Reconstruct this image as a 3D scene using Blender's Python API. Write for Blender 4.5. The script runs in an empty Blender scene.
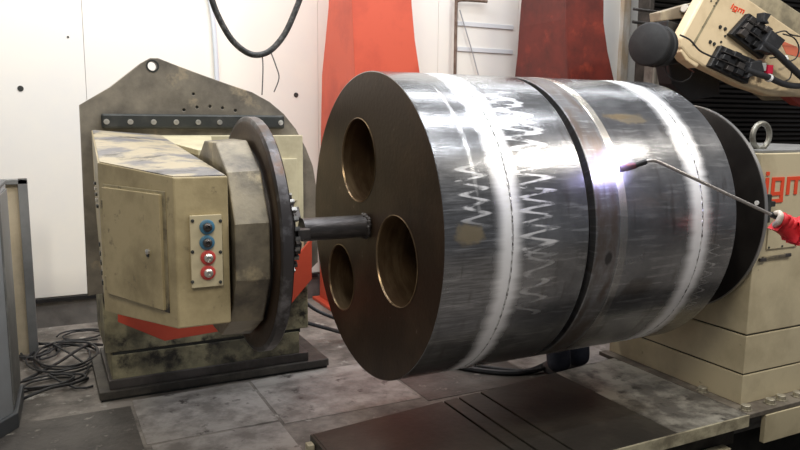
import bpy, bmesh, math, random
from mathutils import Vector, Matrix
random.seed(7)
SC = bpy.context.scene
COL = SC.collection
PI = math.pi
# ------------------------------------------------------------------ camera
FPX = 715.2
CR = Vector((0.89315, -0.449656, 0.009642)); CU = Vector((0.058613, 0.137625, 0.988749)); CF = Vector((0.445924, 0.882535, -0.149275))
CP = Vector((-1.42586, -3.17448, 0.53497))
cd = bpy.data.cameras.new('camera'); cam = bpy.data.objects.new('camera', cd); COL.objects.link(cam)
cd.sensor_width = 36; cd.lens = FPX*36/800; cd.clip_start = .05; cd.clip_end = 100
m = Matrix((CR, CU, -CF)).transposed().to_4x4(); m.translation = CP
cam.matrix_world = m; SC.camera = cam
# ------------------------------------------------------------------ world, lights, exposure
SC.view_settings.view_transform = 'Standard'; SC.view_settings.look = 'None'
SC.view_settings.gamma = 1; SC.view_settings.use_curve_mapping = False
SC.view_settings.exposure = 0.0
W = bpy.data.worlds.new('hall'); SC.world = W; W.use_nodes = True
W.node_tree.nodes['Background'].inputs[0].default_value = (.92, .94, 1.0, 1)
W.node_tree.nodes['Background'].inputs[1].default_value = .20
def area(name, loc, target, sx, sy, power, col=(1, 1, 1)):
    l = bpy.data.lights.new(name, 'AREA'); l.shape = 'RECTANGLE'; l.size = sx; l.size_y = sy; l.energy = power; l.color = col
    o = bpy.data.objects.new(name, l); COL.objects.link(o); o.location = loc
    o.rotation_euler = (Vector(target)-Vector(loc)).to_track_quat('-Z', 'Y').to_euler(); return o
area('hall_lamp', (-2.4, -3.4, 3.8), (-.3, 1.2, 0), .4, 1.6, 105, (1, .92, .78))
area('hall_lamp', (1.0, -2.4, 4.0), (1.0, .2, 0), 3.2, .12, 62, (.93, .96, 1))
area('hall_lamp', (.9, -.7, 4.4), (.9, 0, 0), 5.0, .2, 165, (.95, .97, 1))
area('hall_lamp', (.6, 1.2, 4.2), (.6, 1.4, 0), 5.0, .4, 110, (.95, .97, 1))
area('hall_lamp', (4.2, -3.0, 3.8), (3.0, .4, 0), 1.2, .5, 110, (1, .94, .84))
area('wall_fill', (-1.6, 1.9, 3.4), (-1.6, 3.2, 1.0), 4.0, .3, 85, (1, .94, .84))  # unseen fill light added to keep the back wall bright
area('wall_fill', (3.9, 2.1, 3.6), (4.2, 3.2, 1.0), 3.0, .3, 65, (.95, .97, 1))  # second added fill, brightens the wall strip at right

# ------------------------------------------------------------------ helpers
def px(x, y, ax, v):
    d = CF + CR*((x-400)/FPX) - CU*((y-225)/FPX)
    i = 'XYZ'.index(ax); return CP + d*((v-CP[i])/d[i])
def rgb(c): return (c[0], c[1], c[2], 1)
MATS = {}
def mat(name, col, rough=.5, metal=0., col2=None, scale=4., lo=.4, hi=.6, bump=0., bscale=30., stretch=(1, 1, 1), col3=None, s3=12., lo3=.62, hi3=.72, emit=None, es=0., detail=6):
    if name in MATS: return MATS[name]
    M = bpy.data.materials.new(name); M.use_nodes = True; nt = M.node_tree; N = nt.nodes; L = nt.links
    b = N['Principled BSDF']; b.inputs['Base Color'].default_value = rgb(col)
    b.inputs['Roughness'].default_value = rough; b.inputs['Metallic'].default_value = metal
    tc = N.new('ShaderNodeTexCoord'); mp = N.new('ShaderNodeMapping'); mp.inputs['Scale'].default_value = stretch
    L.new(tc.outputs['Object'], mp.inputs[0])
    def mixn(prev, c2, sc, l, h):
        n = N.new('ShaderNodeTexNoise'); n.inputs['Scale'].default_value = sc; n.inputs['Detail'].default_value = detail; n.inputs['Roughness'].default_value = .65
        L.new(mp.outputs[0], n.inputs['Vector'])
        r = N.new('ShaderNodeMapRange'); r.inputs[1].default_value = l; r.inputs[2].default_value = h; L.new(n.outputs[0], r.inputs[0])
        x = N.new('ShaderNodeMix'); x.data_type = 'RGBA'; L.new(r.outputs[0], x.inputs[0])
        if prev is None: x.inputs[6].default_value = rgb(col)
        else: L.new(prev, x.inputs[6])
        x.inputs[7].default_value = rgb(c2); return x.outputs[2]
    out = None
    if col2: out = mixn(None, col2, scale, lo, hi)
    if col3: out = mixn(out, col3, s3, lo3, hi3)
    if out: L.new(out, b.inputs['Base Color'])
    if bump:
        n = N.new('ShaderNodeTexNoise'); n.inputs['Scale'].default_value = bscale; n.inputs['Detail'].default_value = 4
        L.new(mp.outputs[0], n.inputs['Vector']); bp = N.new('ShaderNodeBump'); bp.inputs['Strength'].default_value = bump; bp.inputs['Distance'].default_value = .01
        L.new(n.outputs[0], bp.inputs['Height']); L.new(bp.outputs[0], b.inputs['Normal'])
    if emit: b.inputs['Emission Color'].default_value = rgb(emit); b.inputs['Emission Strength'].default_value = es
    MATS[name] = M; return M

def root_loc(o):
    v = Vector((0, 0, 0))
    while o: v = v + o.location; o = o.parent
    return v
def obj(name, bm, m, parent=None, smooth=False, bevel=0, ang=40, keep=False):
    """link a bmesh given in world coordinates as one mesh object"""
    me = bpy.data.meshes.new(name)
    if isinstance(bm, bpy.types.Mesh): me = bm
    else:
        bmesh.ops.recalc_face_normals(bm, faces=bm.faces[:]); bm.to_mesh(me); bm.free()
    o = bpy.data.objects.new(name, me); COL.objects.link(o)
    if parent:
        o.parent = parent
        if not keep: me.transform(Matrix.Translation(-root_loc(parent)))
    if m: me.materials.clear(); me.materials.append(m)
    if smooth:
        me.polygons.foreach_set('use_smooth', [True]*len(me.polygons)); me.update()
        md = o.modifiers.new('es', 'EDGE_SPLIT'); md.split_angle = math.radians(ang)
    if bevel:
        md = o.modifiers.new('bv', 'BEVEL'); md.width = bevel; md.segments = 2; md.limit_method = 'ANGLE'; md.angle_limit = math.radians(35)
    return o
def tag(o, label, cat, group=None):
    o['label'] = label; o['category'] = cat
    if group: o['group'] = group
    return o
def thing(name, label, cat, loc=(0, 0, 0), group=None):
    o = bpy.data.objects.new(name, None); COL.objects.link(o); o.location = loc; o.empty_display_size = .1
    return tag(o, label, cat, group)
def struct(o): o['kind'] = 'structure'; return o
def stuff(o): o['kind'] = 'stuff'; return o
def place_first(name, mesh, m, parent, loc, rot=None):
    """small repeated piece sharing its mesh; loc in world coordinates"""
    o = bpy.data.objects.new(name, mesh); COL.objects.link(o)
    if not mesh.materials: mesh.materials.append(m)
    if parent: o.parent = parent; o.location = Vector(loc)-root_loc(parent)
    else: o.location = loc
    if rot: o.rotation_euler = rot
    return o
def bx(bm, x0, x1, y0, y1, z0, z1, M=None):
    r = bmesh.ops.create_cube(bm, size=1)['verts']
    for v in r: v.co = Vector(((x0+x1)/2+v.co.x*(x1-x0), (y0+y1)/2+v.co.y*(y1-y0), (z0+z1)/2+v.co.z*(z1-z0)))
    if M: bmesh.ops.transform(bm, matrix=M, verts=r)
    return bm
def B(*a, M=None): return bx(bmesh.new(), *a, M=M)
def frame_of(d):
    d = Vector(d).normalized(); u = d.orthogonal().normalized(); return d, u, d.cross(u)
def lathe(bm, prof, origin, axis, seg=64, close=True, start=0):
    """prof: list of (t, r) along axis"""
    d = Vector(axis).normalized()
    up = Vector((0, 0, 1)) if abs(d.z) < .9 else Vector((0, 1, 0))
    u = (up - d*up.dot(d)).normalized(); w = d.cross(u); o = Vector(origin); rings = []
    for t, r in prof:
        rings.append([bm.verts.new(o+d*t+u*(r*math.cos(start+2*PI*i/seg))+w*(r*math.sin(start+2*PI*i/seg))) for i in range(seg)])
    for a, b in zip(rings, rings[1:]):
        for i in range(seg):
            j = (i+1) % seg; bm.faces.new((a[i], a[j], b[j], b[i]))
    if close:
        bm.faces.new(rings[0]); bm.faces.new(rings[-1][::-1])
    return bm
def Cy(p0, p1, r, seg=24, r2=None):
    p0 = Vector(p0); p1 = Vector(p1); return lathe(bmesh.new(), [(0, r), ((p1-p0).length, r if r2 is None else r2)], p0, p1-p0, seg)
def tube(bm, pts, r, seg=8, smooth_n=0):
    pts = [Vector(p) for p in pts]
    if smooth_n:
        P = [pts[0]]+pts+[pts[-1]]; out = []
        for i in range(1, len(P)-2):
            for k in range(smooth_n):
                t = k/smooth_n; a, b, c, d = P[i-1], P[i], P[i+1], P[i+2]
                out.append(.5*((2*b)+(c-a)*t+(2*a-5*b+4*c-d)*t*t+(3*b-a-3*c+d)*t**3))
        out.append(pts[-1]); pts = out
    u = None; rings = []
    for i, p in enumerate(pts):
        d = (pts[min(i+1, len(pts)-1)]-pts[max(i-1, 0)]).normalized()
        if u is None: u = d.orthogonal().normalized()
        u = (u-d*u.dot(d)).normalized(); w = d.cross(u)
        rr = r[i*len(r)//len(pts)] if isinstance(r, (list, tuple)) else r
        rings.append([bm.verts.new(p+u*(rr*math.cos(2*PI*k/seg))+w*(rr*math.sin(2*PI*k/seg))) for k in range(seg)])
    for a, b in zip(rings, rings[1:]):
        for k in range(seg):
            j = (k+1) % seg; bm.faces.new((a[k], a[j], b[j], b[k]))
    bm.faces.new(rings[0][::-1]); bm.faces.new(rings[-1])
    return bm
def T(pts, r, seg=8, n=0): return tube(bmesh.new(), pts, r, seg, n)
def prism(pts, off):
    """extrude a 3D polygon by a vector"""
    bm = bmesh.new(); off = Vector(off)
    a = [bm.verts.new(p) for p in pts]; b = [bm.verts.new(Vector(p)+off) for p in pts]
    bm.faces.new(a); bm.faces.new(b[::-1])
    for i in range(len(a)):
        j = (i+1) % len(a); bm.faces.new((a[i], b[i], b[j], a[j]))
    return bm
def plate(outline, holes, thick, M, bev=0.):
    """flat plate with real holes from a filled 2D curve; local xy outline extruded +-thick/2, then matrix M"""
    cu = bpy.data.curves.new('tmp', 'CURVE'); cu.dimensions = '2D'; cu.fill_mode = 'BOTH'; cu.extrude = thick/2-bev; cu.bevel_depth = bev; cu.offset = -bev
    for loop in [outline]+holes:
        s = cu.splines.new('POLY'); s.points.add(len(loop)-1)
        for p, q in zip(s.points, loop): p.co = (q[0], q[1], 0, 1)
        s.use_cyclic_u = True
    o = bpy.data.objects.new('tmp', cu); COL.objects.link(o)
    me = bpy.data.meshes.new_from_object(o); bpy.data.objects.remove(o); bpy.data.curves.remove(cu)
    me.transform(M); return me
def circ(cx, cy, r, n=48): return [(cx+r*math.cos(2*PI*i/n), cy+r*math.sin(2*PI*i/n)) for i in range(n)]
YZ = Matrix(((0, 0, 1, 0), (1, 0, 0, 0), (0, 1, 0, 0), (0, 0, 0, 1)))     # local x->Y, y->Z, z->X
XZ = Matrix(((1, 0, 0, 0), (0, 0, -1, 0), (0, 1, 0, 0), (0, 0, 0, 1)))    # local x->X, y->Z, z->-Y

# ------------------------------------------------------------------ materials
beige = mat('beige_paint', (.44, .36, .205), .42, 0, (.25, .20, .105), 3.0, .44, .68, .08, 60, col3=(.09, .07, .045), s3=11, lo3=.61, hi3=.72, detail=10)
beige_dirty = mat('dirty_beige_paint', (.36, .31, .19), .5, 0, (.17, .14, .085), 4., .4, .62, .15, 50, col3=(.035, .03, .025), s3=7, lo3=.56, hi3=.68)
beige_base = mat('plinth_paint', (.34, .31, .19), .5, 0, (.11, .10, .065), 3.5, .42, .60, .25, 40, col3=(.025, .022, .018), s3=6, lo3=.50, hi3=.62, detail=12)
tail_paint = mat('tailstock_paint', (.58, .50, .33), .45, 0, (.42, .355, .225), 2.6, .45, .7, .06, 50, col3=(.14, .11, .07), s3=11, lo3=.66, hi3=.75)
robot_paint = mat('robot_paint', (.72, .57, .36), .4, 0, (.58, .45, .27), 4, .45, .7)
neck_mat = mat('neck_paint', (.25, .215, .15), .4, .25, (.10, .085, .065), 4, .42, .62, .12, 60, col3=(.42, .35, .22), s3=3.8, lo3=.58, hi3=.68, detail=10)
worn_top = mat('worn_top_paint', (.42, .36, .25), .42, .1, (.17, .165, .17), 3.2, .47, .56, .05, 40, stretch=(1, 1.3, 1), col3=(.06, .055, .05), s3=6, lo3=.58, hi3=.66, detail=10)
steel_plate = mat('raw_plate_steel', (.27, .24, .19), .5, .45, (.13, .115, .095), 3.5, .4, .65, .06, 40, col3=(.40, .33, .23), s3=6, lo3=.6, hi3=.72)
dark_steel = mat('dark_steel', (.10, .09, .085), .42, .6, (.05, .045, .042), 5, .4, .65, .1, 50)
brown_steel = mat('oiled_brown_steel', (.055, .036, .024), .42, .6, (.10, .064, .040), 2.4, .45, .72, .1, 45, col3=(.17, .13, .10), s3=9, lo3=.66, hi3=.72)
rim_steel = mat('worn_rim_steel', (.07, .065, .066), .36, .75, (.20, .195, .205), 9, .5, .66, .1, 40, col3=(.10, .06, .04), s3=5, lo3=.55, hi3=.66)
black_bar = mat('blackened_bar', (.035, .038, .036), .45, .3, (.07, .07, .065), 8, .5, .7)
zinc = mat('zinc_bolt', (.62, .60, .55), .35, .8)
black_rubber = mat('black_rubber', (.018, .018, .02), .55, 0, (.04, .04, .042), 14, .5, .7, .2, 60)
black_plastic = mat('black_plastic', (.007, .007, .008), .5, 0, (.02, .02, .022), 10, .55, .7)
red_paint = mat('red_paint', (.62, .085, .042), .5, 0, (.50, .06, .03), 2, .4, .7)
column_red = mat('column_red_paint', (.60, .088, .042), .5, 0, (.46, .06, .03), 1.2, .45, .62, col3=(.30, .045, .028), s3=1.6, lo3=.6, hi3=.75)
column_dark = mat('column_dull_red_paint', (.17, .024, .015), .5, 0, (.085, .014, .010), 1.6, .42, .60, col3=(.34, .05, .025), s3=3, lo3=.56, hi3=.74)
cream_wall = mat('white_wall_panel', (.80, .77, .70), .6, 0, (.72, .71, .69), .8, .4, .7)
grey_frame = mat('grey_frame', (.24, .24, .235), .5, .2, (.16, .16, .155), 4, .4, .7)
cab_grey = mat('cabinet_grey', (.36, .38, .40), .45, .1, (.30, .31, .32), 3, .4, .7)
cab_dark = mat('cabinet_dark', (.07, .075, .08), .5)
concrete = mat('worn_concrete', (.24, .215, .19), .62, 0, (.085, .075, .065), 3.0, .42, .60, .5, 22, col3=(.34, .32, .29), s3=9, lo3=.58, hi3=.66, detail=12)
floor_light = mat('scuffed_floor_lit_tone', (.35, .325, .30), .5, .1, (.17, .155, .14), 5.5, .42, .62, .45, 25, col3=(.07, .06, .055), s3=9, lo3=.59, hi3=.68, detail=12)  # scuffed floor, lighter tone paints the lit patches between shadows
floor_dark = mat('floor_shadow_tone', (.10, .09, .08), .5, .1, (.05, .045, .04), 5, .42, .65, .4, 25, col3=(.26, .24, .21), s3=10, lo3=.60, hi3=.68, detail=12)  # darker tone paints the headstock's shadow on the floor
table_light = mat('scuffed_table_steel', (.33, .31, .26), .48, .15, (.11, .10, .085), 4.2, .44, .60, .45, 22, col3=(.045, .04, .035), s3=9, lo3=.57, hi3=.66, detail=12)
table_shaded = mat('shaded_table_steel', (.052, .046, .038), .5, .3, (.085, .075, .06), 4, .45, .7, .2, 30)  # drum's shadow on the bed, put into the steel colour
table_edge = mat('table_edge_paint', (.50, .45, .31), .5, 0, (.22, .19, .13), 6, .45, .62)
white_metal = mat('bare_hole_edge', (.8, .78, .72), .3, .8)
glove_red = mat('red_leather', (.62, .012, .02), .6, 0, (.45, .01, .015), 14, .4, .7, .3, 40)
glove_pale = mat('pale_leather', (.62, .55, .46), .6, 0, (.4, .34, .28), 20, .4, .7)
denim = mat('dark_blue_trousers', (.018, .021, .035), .85, 0, (.035, .04, .06), 12, .4, .7, .4, 30)
logo_red = mat('logo_red', (.78, .07, .02), .5)

# ------------------------------------------------------------------ setting
FZ = -1.2; TZ = -1.1
PX0, PX1, PY0, PY1 = .95, 3.5, -1.20, -.50
struct(obj('floor', plate([(-5, -6), (9, -6), (9, 3.3), (-5, 3.3)], [[(PX0, PY0), (PX1, PY0), (PX1, PY1), (PX0, PY1)]], .1, Matrix.Translation((0, 0, FZ-.05))), concrete))
pit = mat('pit_concrete', (.045, .04, .035), .8, 0, (.02, .018, .016), 4)
pb0 = bmesh.new()
bx(pb0, PX0-.1, PX1+.1, PY0-.1, PY1+.1, -1.9, -1.8); bx(pb0, PX0-.1, PX0, PY0, PY1, -1.8, FZ-.1); bx(pb0, PX1, PX1+.1, PY0, PY1, -1.8, FZ-.1)
bx(pb0, PX0-.1, PX1+.1, PY0-.1, PY0, -1.8, FZ-.1); bx(pb0, PX0-.1, PX1+.1, PY1, PY1+.1, -1.8, FZ-.1)
struct(obj('floor_pit', pb0, pit))
fl = bpy.data.objects['floor']
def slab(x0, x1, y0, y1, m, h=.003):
    return obj('floor_tone_slab', B(x0, x1, y0, y1, FZ-.01, FZ+h), m, fl)  # thin slabs carry painted patches of light and shadow
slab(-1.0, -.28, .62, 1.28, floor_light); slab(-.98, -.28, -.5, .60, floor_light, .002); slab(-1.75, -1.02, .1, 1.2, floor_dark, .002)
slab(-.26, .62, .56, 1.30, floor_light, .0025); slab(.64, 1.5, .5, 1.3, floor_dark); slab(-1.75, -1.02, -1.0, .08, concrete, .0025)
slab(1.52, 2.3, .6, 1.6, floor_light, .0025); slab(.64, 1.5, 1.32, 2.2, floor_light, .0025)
# back wall: white panels with seams, dark skirting
wb = struct(obj('wall_back', B(-5, 9, 3.24, 3.36, FZ, 4.2), cream_wall))
xs = [-5, -3.1, -1.05, .93, 2.20, 3.16, 4.28, 5.0, 7, 9]
for a, b in zip(xs, xs[1:]):
    obj('wall_panel', B(a+.0015, b-.0015, 3.2, 3.24, -.95, 4.2), cream_wall, wb, bevel=.001)
for z in (1.20, 1.45):
    obj('cross_rail', B(2.42, 3.1, 3.185, 3.2, z, z+.045), mat('pale_rail', (.62, .64, .66), .5), wb, bevel=.003)
struct(obj('baseboard_back', B(-5, 9, 3.19, 3.24, FZ, -.97), mat('grey_skirting', (.15, .14, .13), .6, 0, (.08, .075, .07), 5, .4, .7)))
struct(obj('trim_1', B(-1.9, 0.9, 3.165, 3.19, -.985, -.955), black_plastic))
for i, (x, y) in enumerate([(20.5, 88.5), (296, 95), (68, 37)]):
    p = px(x, y, 'Y', 3.2); obj('wall_hole', Cy((p.x, 3.196, p.z), (p.x, 3.203, p.z), .022 if i < 2 else .008, 16), black_bar, wb)
pale_beam = mat('aged_beam', (.46, .36, .25), .6, 0, (.62, .60, .55), 3, .45, .6, stretch=(1, 1, .4))
struct(obj('trim_2', B(4.57, 4.67, 3.14, 3.2, FZ, 4.2), pale_beam))
for z in (1.66, 1.54):
    struct(obj('trim_3', Cy((3.75, 2.15, z-.08), (4.9, 2.15, z-.10), .014, 10), dark_steel))

# white wall side panel strip with hanging pipe
def pipe():
    o = obj('wall_pipe', T([(2.72, 3.13, 1.70), (2.42, 3.13, 1.69), (2.37, 3.13, 1.66), (2.36, 3.13, 1.58), (2.37, 3.13, -.9)], .016, 10, 4), mat('rusty_pipe', (.13, .085, .06), .6, .3, (.2, .15, .12), 20), smooth=True)
    tag(o, 'thin rusty vertical pipe on the white wall between the two red columns', 'pipe')
pipe()
def pipe_bracket():
    o = obj('diagonal_wire', T([(2.42, 3.16, 1.60), (2.58, 3.16, 1.2), (2.72, 3.16, .8)], .006, 6), mat('grey_wire', (.35, .36, .38), .5), smooth=True)
    tag(o, 'thin grey wire slanting down the wall beside the rusty pipe', 'wire')
pipe_bracket()
# cables running down the wall
def wall_wire(px0, pts, r, m, lab):
    o = obj('wall_cable', T([px(x, y, 'Y', 3.17) for x, y in pts], r, 6, 4), m, smooth=True); tag(o, lab, 'cable')
wall_wire(0, [(352, -20), (353, 60), (354, 122), (354, 230)], .010, mat('blue_cable', (.25, .30, .42), .5), 'thin blue-grey cable hanging down the wall left of the first red column')
wall_wire(0, [(203, -30), (212, 12), (216, 60), (219, 130)], .020, mat('pale_cable', (.60, .64, .70), .5), 'pale bluish cable running down the wall behind the steel plate')

# ------------------------------------------------------------------ red columns
def column(rings, m, lab):
    """rings: (z, x0, x1, y_back), bottom to top; front face at Y 2.2"""
    yf = 2.2
    t = thing('gantry_column', lab, 'column', ((rings[0][1]+rings[0][2])/2, 2.6, FZ), 'red gantry columns')
    bm = bmesh.new(); prev = None
    for z, x0, x1, yb in rings:
        r = [bm.verts.new(v) for v in ((x0, yf, z), (x1, yf, z), (x1, yb, z), (x0, yb, z))]
        if prev:
            for k in range(4): bm.faces.new((prev[k], prev[(k+1) % 4], r[(k+1) % 4], r[k]))
        else: bm.faces.new(r[::-1])
        prev = r
    bm.faces.new(prev)
    obj('shaft', bm, m, t, bevel=.006)
    z, x0, x1, yb = rings[0]
    obj('base_flange', B(x0-.06, x1+.08, yf-.08, 3.16, FZ, -1.17), m, t, bevel=.005)
column([(-1.17, .90, 1.75, 3.12), (.0, .89, 1.63, 3.06), (.9, .873, 1.463, 2.95), (1.17, .86, 1.412, 2.83), (1.44, .848, 1.38, 2.72), (2.7, .84, 1.28, 2.55)], column_red, 'bright red tapered gantry column behind the near end of the drum')
column([(-1.17, 3.07, 3.80, 3.12), (.0, 3.05, 3.74, 3.10), (.9, 3.03, 3.60, 3.05), (1.17, 3.0, 3.50, 2.97), (1.44, 2.969, 3.43, 2.91), (2.7, 2.93, 3.36, 2.75)], column_dark, 'darker red tapered gantry column behind the far half of the drum')

# ------------------------------------------------------------------ dark slatted screen behind the robot
sc_ = thing('slatted_screen', 'dark pleated screen of thin horizontal slats behind the robot arm', 'screen', (5.4, 2.35, FZ))
obj('backing', B(4.16, 7.7, 2.40, 2.46, FZ, 3.2), mat('screen_backing', (.012, .010, .009), .7), sc_)
slat_m = mat('screen_slat', (.022, .018, .016), .38, .4, (.01, .009, .008), 5, .4, .7, stretch=(.3, 1, 6))
s0 = B(-1.85, 1.85, -.02, .03, -.012, .012, M=Matrix.Rotation(math.radians(28), 4, 'X')); sm_ = bpy.data.meshes.new('slat'); s0.to_mesh(sm_); s0.free()
z = -.6
while z < 2.9:
    place_first('slat', sm_, slat_m, sc_, (6.02, 2.36, z)); z += .052
obj('end_post', B(4.11, 4.17, 2.30, 2.46, FZ, 3.2), mat('screen_post', (.075, .06, .05), .5, .2, (.03, .025, .02), 6), sc_, bevel=.004)
rp = thing('ribbed_post', 'grey-brown ribbed post under the round black spool housing', 'post', (3.92, 1.9, FZ))
obj('core', B(3.78, 4.06, 1.9, 2.0, FZ, 1.35), mat('rib_core', (.12, .10, .085), .5, .1, (.2, .18, .15), 7), rp)
for k in range(5):
    obj('rib', B(3.785+k*.058, 3.81+k*.058, 1.875, 1.9, FZ, 1.35), mat('rib', (.20, .18, .15), .5), rp, bevel=.003)

# ------------------------------------------------------------------ table (raised steel bed) and grooves
tb = thing('machine_bed', 'low scuffed steel bed plate with dark slots in the foreground under the drum', 'platform', (1.4, -.15, FZ))
ye0, ye1 = -.65, .29
def yb_(x): return .19+.105*x
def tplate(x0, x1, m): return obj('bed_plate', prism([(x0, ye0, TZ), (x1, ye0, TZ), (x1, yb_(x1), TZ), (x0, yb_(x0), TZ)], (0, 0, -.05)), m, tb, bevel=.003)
tplate(-.235, .592, table_shaded); tplate(.606, .700, table_shaded); tplate(.714, .862, table_shaded); tplate(.876, 1.50, table_shaded); tplate(1.503, 2.055, table_light)  # darker plates end where the painted drum shadow ends
obj('slot_floor', B(-.2, 2.04, ye0+.03, .165, TZ-.07, TZ-.051), black_bar, tb)
obj('front_edge', B(-.235, 2.055, ye0-.012, ye0, TZ-.07, TZ-.001), table_edge, tb, bevel=.002)
obj('end_edge', B(-.25, -.236, ye0, .165, TZ-.07, TZ-.001), table_shaded, tb, bevel=.002)
obj('bed_frame', B(-.15, 2.02, ye0+.06, .12, FZ, TZ-.071), dark_steel, tb, bevel=.004)
obj('cross_beam', B(.9, 2.10, -.54, -.505, -1.33, TZ-.075), mat('beam_steel', (.12, .105, .085), .5, .2, (.06, .05, .04), 7), tb, bevel=.004)
obj('beam_foot', B(1.80, 1.98, -.62, -.56, -1.8, -1.30), table_edge, tb, bevel=.004)
obj('end_lug', B(-.29, -.255, .08, .13, FZ, TZ-.02), table_edge, tb, bevel=.004)

# bolted sole plate under the tailstock, and a beige skirt panel
so = thing('sole_plate', 'bolted dark steel sole plate sticking out under the right beige tailstock', 'plate', (2.7, 0, FZ))
obj('foot_plate', B(2.06, 3.4, -.655, .56, TZ-.028, TZ), mat('sole_steel', (.23, .20, .16), .5, .3, (.12, .10, .08), 6, .4, .6, .2, 30), so, bevel=.003)
obj('skirt_panel', B(2.20, 3.4, -.66, -.63, -1.30, TZ-.03), tail_paint, so, bevel=.003)
obj('support_beam', B(2.1, 3.4, -.50, .5, FZ, TZ-.029), black_bar, so)
bn = bmesh.new(); lathe(bn, [(0, .036), (.006, .036), (.006, .027), (.028, .027), (.031, .023)], (0, 0, 0), (0, 0, 1), 12)
bmesh.ops.recalc_face_normals(bn, faces=bn.faces[:]); nm = bpy.data.meshes.new('bolt'); bn.to_mesh(nm); bn.free()
for x, y in ((2.10, -.60), (2.31, -.60), (2.42, -.59), (2.56, -.60), (2.71, -.59), (2.10, -.30)):
    place_first('bolt', nm, mat('painted_bolt', (.42, .38, .28), .45, .3, (.2, .18, .14), 30), so, (x, y, TZ))

# ------------------------------------------------------------------ tailstock
ts = thing('tailstock', 'beige tailstock cabinet with red lettering on stacked plinths at the right edge', 'machine', (2.7, 0, TZ))
X0 = 2.135; YF = -.54
for z0, z1, nme in ((TZ, -.925, 'plinth'), (-.915, -.69, 'plinth')):
    obj(nme, B(X0, 3.35, YF, .54, z0, z1), tail_paint, ts, bevel=.004)
obj('plinth_joint', B(X0+.012, 3.34, YF+.012, .53, -.93, -.67), black_bar, ts)
obj('cabinet_body', B(X0, 3.35, YF, .54, -.68, .355), tail_paint, ts, bevel=.006)
obj('lid', B(X0+.03, 3.35, YF+.02, .52, .356, .372), grey_frame, ts, bevel=.003)
obj('cover_plate', B(2.235, 2.50, YF-.008, YF, -.19, -.055), tail_paint, ts, bevel=.003)
b2 = bmesh.new(); lathe(b2, [(0, .007), (.004, .006), (.005, .003)], (0, 0, 0), (0, -1, 0), 10); bmesh.ops.recalc_face_normals(b2, faces=b2.faces[:]); scm = bpy.data.meshes.new('screw'); b2.to_mesh(scm); b2.free()
for x in (2.25, 2.365, 2.485):
    place_first('screw', scm, black_bar, ts, (x, YF-.008, -.178))
place_first('screw', scm, black_bar, ts, (2.25, YF-.008, -.068)); place_first('screw', scm, black_bar, ts, (2.485, YF-.008, -.068))
obj('grab_slot', B(2.205, 2.42, YF-.012, YF, -.245, -.228), neck_mat, ts, bevel=.003)
obj('grab_slot', B(2.18, 2.235, YF-.014, YF, -.255, -.235), dark_steel, ts, bevel=.003)
obj('grab_slot', B(2.40, 2.45, YF-.014, YF, -.245, -.225), dark_steel, ts, bevel=.003)
for (x0, x1, z0, z1) in ((2.172, 2.205, -.03, .13), (2.205, 2.235, .0, .03), (2.205, 2.24, .06, .09)):
    obj('bracket', B(x0, x1, YF-.035, YF, z0, z1), black_bar, ts, bevel=.004)
# lettering "igm" from strokes (unit: letter grid)
def igm(parent, fn, m):
    """fn(u, v, w) -> world point; grid u right, v up, w out of the surface"""
    S = {'i': [(0, 1, 0, 5), (0, 1, 5.6, 6.6)],
         'g': [(2, 3, 0, 5), (3, 6, 4, 5), (3, 5, 0, 1), (5, 6, -2, 4), (2.2, 5, -2, -1)],
         'm': [(7, 8, 0, 5), (8, 13, 4, 5), (9.6, 10.6, 0, 4), (12, 13, 0, 4)]}
    for ch, rs in S.items():
        bm = bmesh.new()
        for (u0, u1, v0, v1) in rs:
            vs = [bm.verts.new(fn(u, v, w)) for w in (0, 1) for u, v in ((u0, v0), (u1, v0), (u1, v1), (u0, v1))]
            for f in ((0, 1, 2, 3), (7, 6, 5, 4), (0, 4, 5, 1), (1, 5, 6, 2), (2, 6, 7, 3), (3, 7, 4, 0)): bm.faces.new([vs[i] for i in f])
        obj('letter', bm, m, parent)
igm(ts, lambda u, v, w: Vector((2.183+u*.0262, YF-.001-.004*w, .118+v*.0205)), logo_red)
# faceplate and spindle
obj('spindle', Cy((1.71, 0, 0), (X0, 0, 0), .2, 40), dark_steel, ts, smooth=True)
bm = bmesh.new(); lathe(bm, [(0, .612), (.004, .622), (.022, .622), (.026, .616)], (2.085, 0, 0), (1, 0, 0), 128)
obj('faceplate', bm, mat('tail_faceplate', (.012, .010, .009), .42, .3, (.022, .019, .017), 4), ts, smooth=True)
bm = bmesh.new(); lathe(bm, [(0, .622), (.024, .622), (.024, .627), (0, .627), (0, .622)], (2.086, 0, 0), (1, 0, 0), 128, close=False)
obj('faceplate_rim', bm, mat('bare_rim', (.42, .41, .40), .35, .85), ts, smooth=True)
p = px(757, 203, 'X', 2.083)
obj('bore_plug', Cy((2.078, p.y, p.z), (2.09, p.y, p.z), .013, 20), mat('pale_plug', (.75, .74, .70), .5), ts, smooth=True)
# lifting eye bolt
eb = thing('lifting_eye', 'steel lifting eye bolt standing on top of the right beige tailstock', 'eye bolt', (2.27, -.40, .372))
c = px(761, 136, 'Y', -.40)
eb.location.x = c.x
ring = [(c.x+.072*math.cos(a), -.40, c.z+.072*math.sin(a)) for a in [2*PI*i/32 for i in range(33)]]
obj('ring', T(ring, .0155, 12), mat('forged_eye', (.32, .31, .27), .4, .6, (.18, .17, .14), 20), eb, smooth=True)
obj('shank', lathe(bmesh.new(), [(0, .034), (.012, .034), (.02, .02), (c.z-.372-.066, .018)], (c.x, -.40, .372), (0, 0, 1), 20), MATS['forged_eye'], eb, smooth=True)

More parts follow.
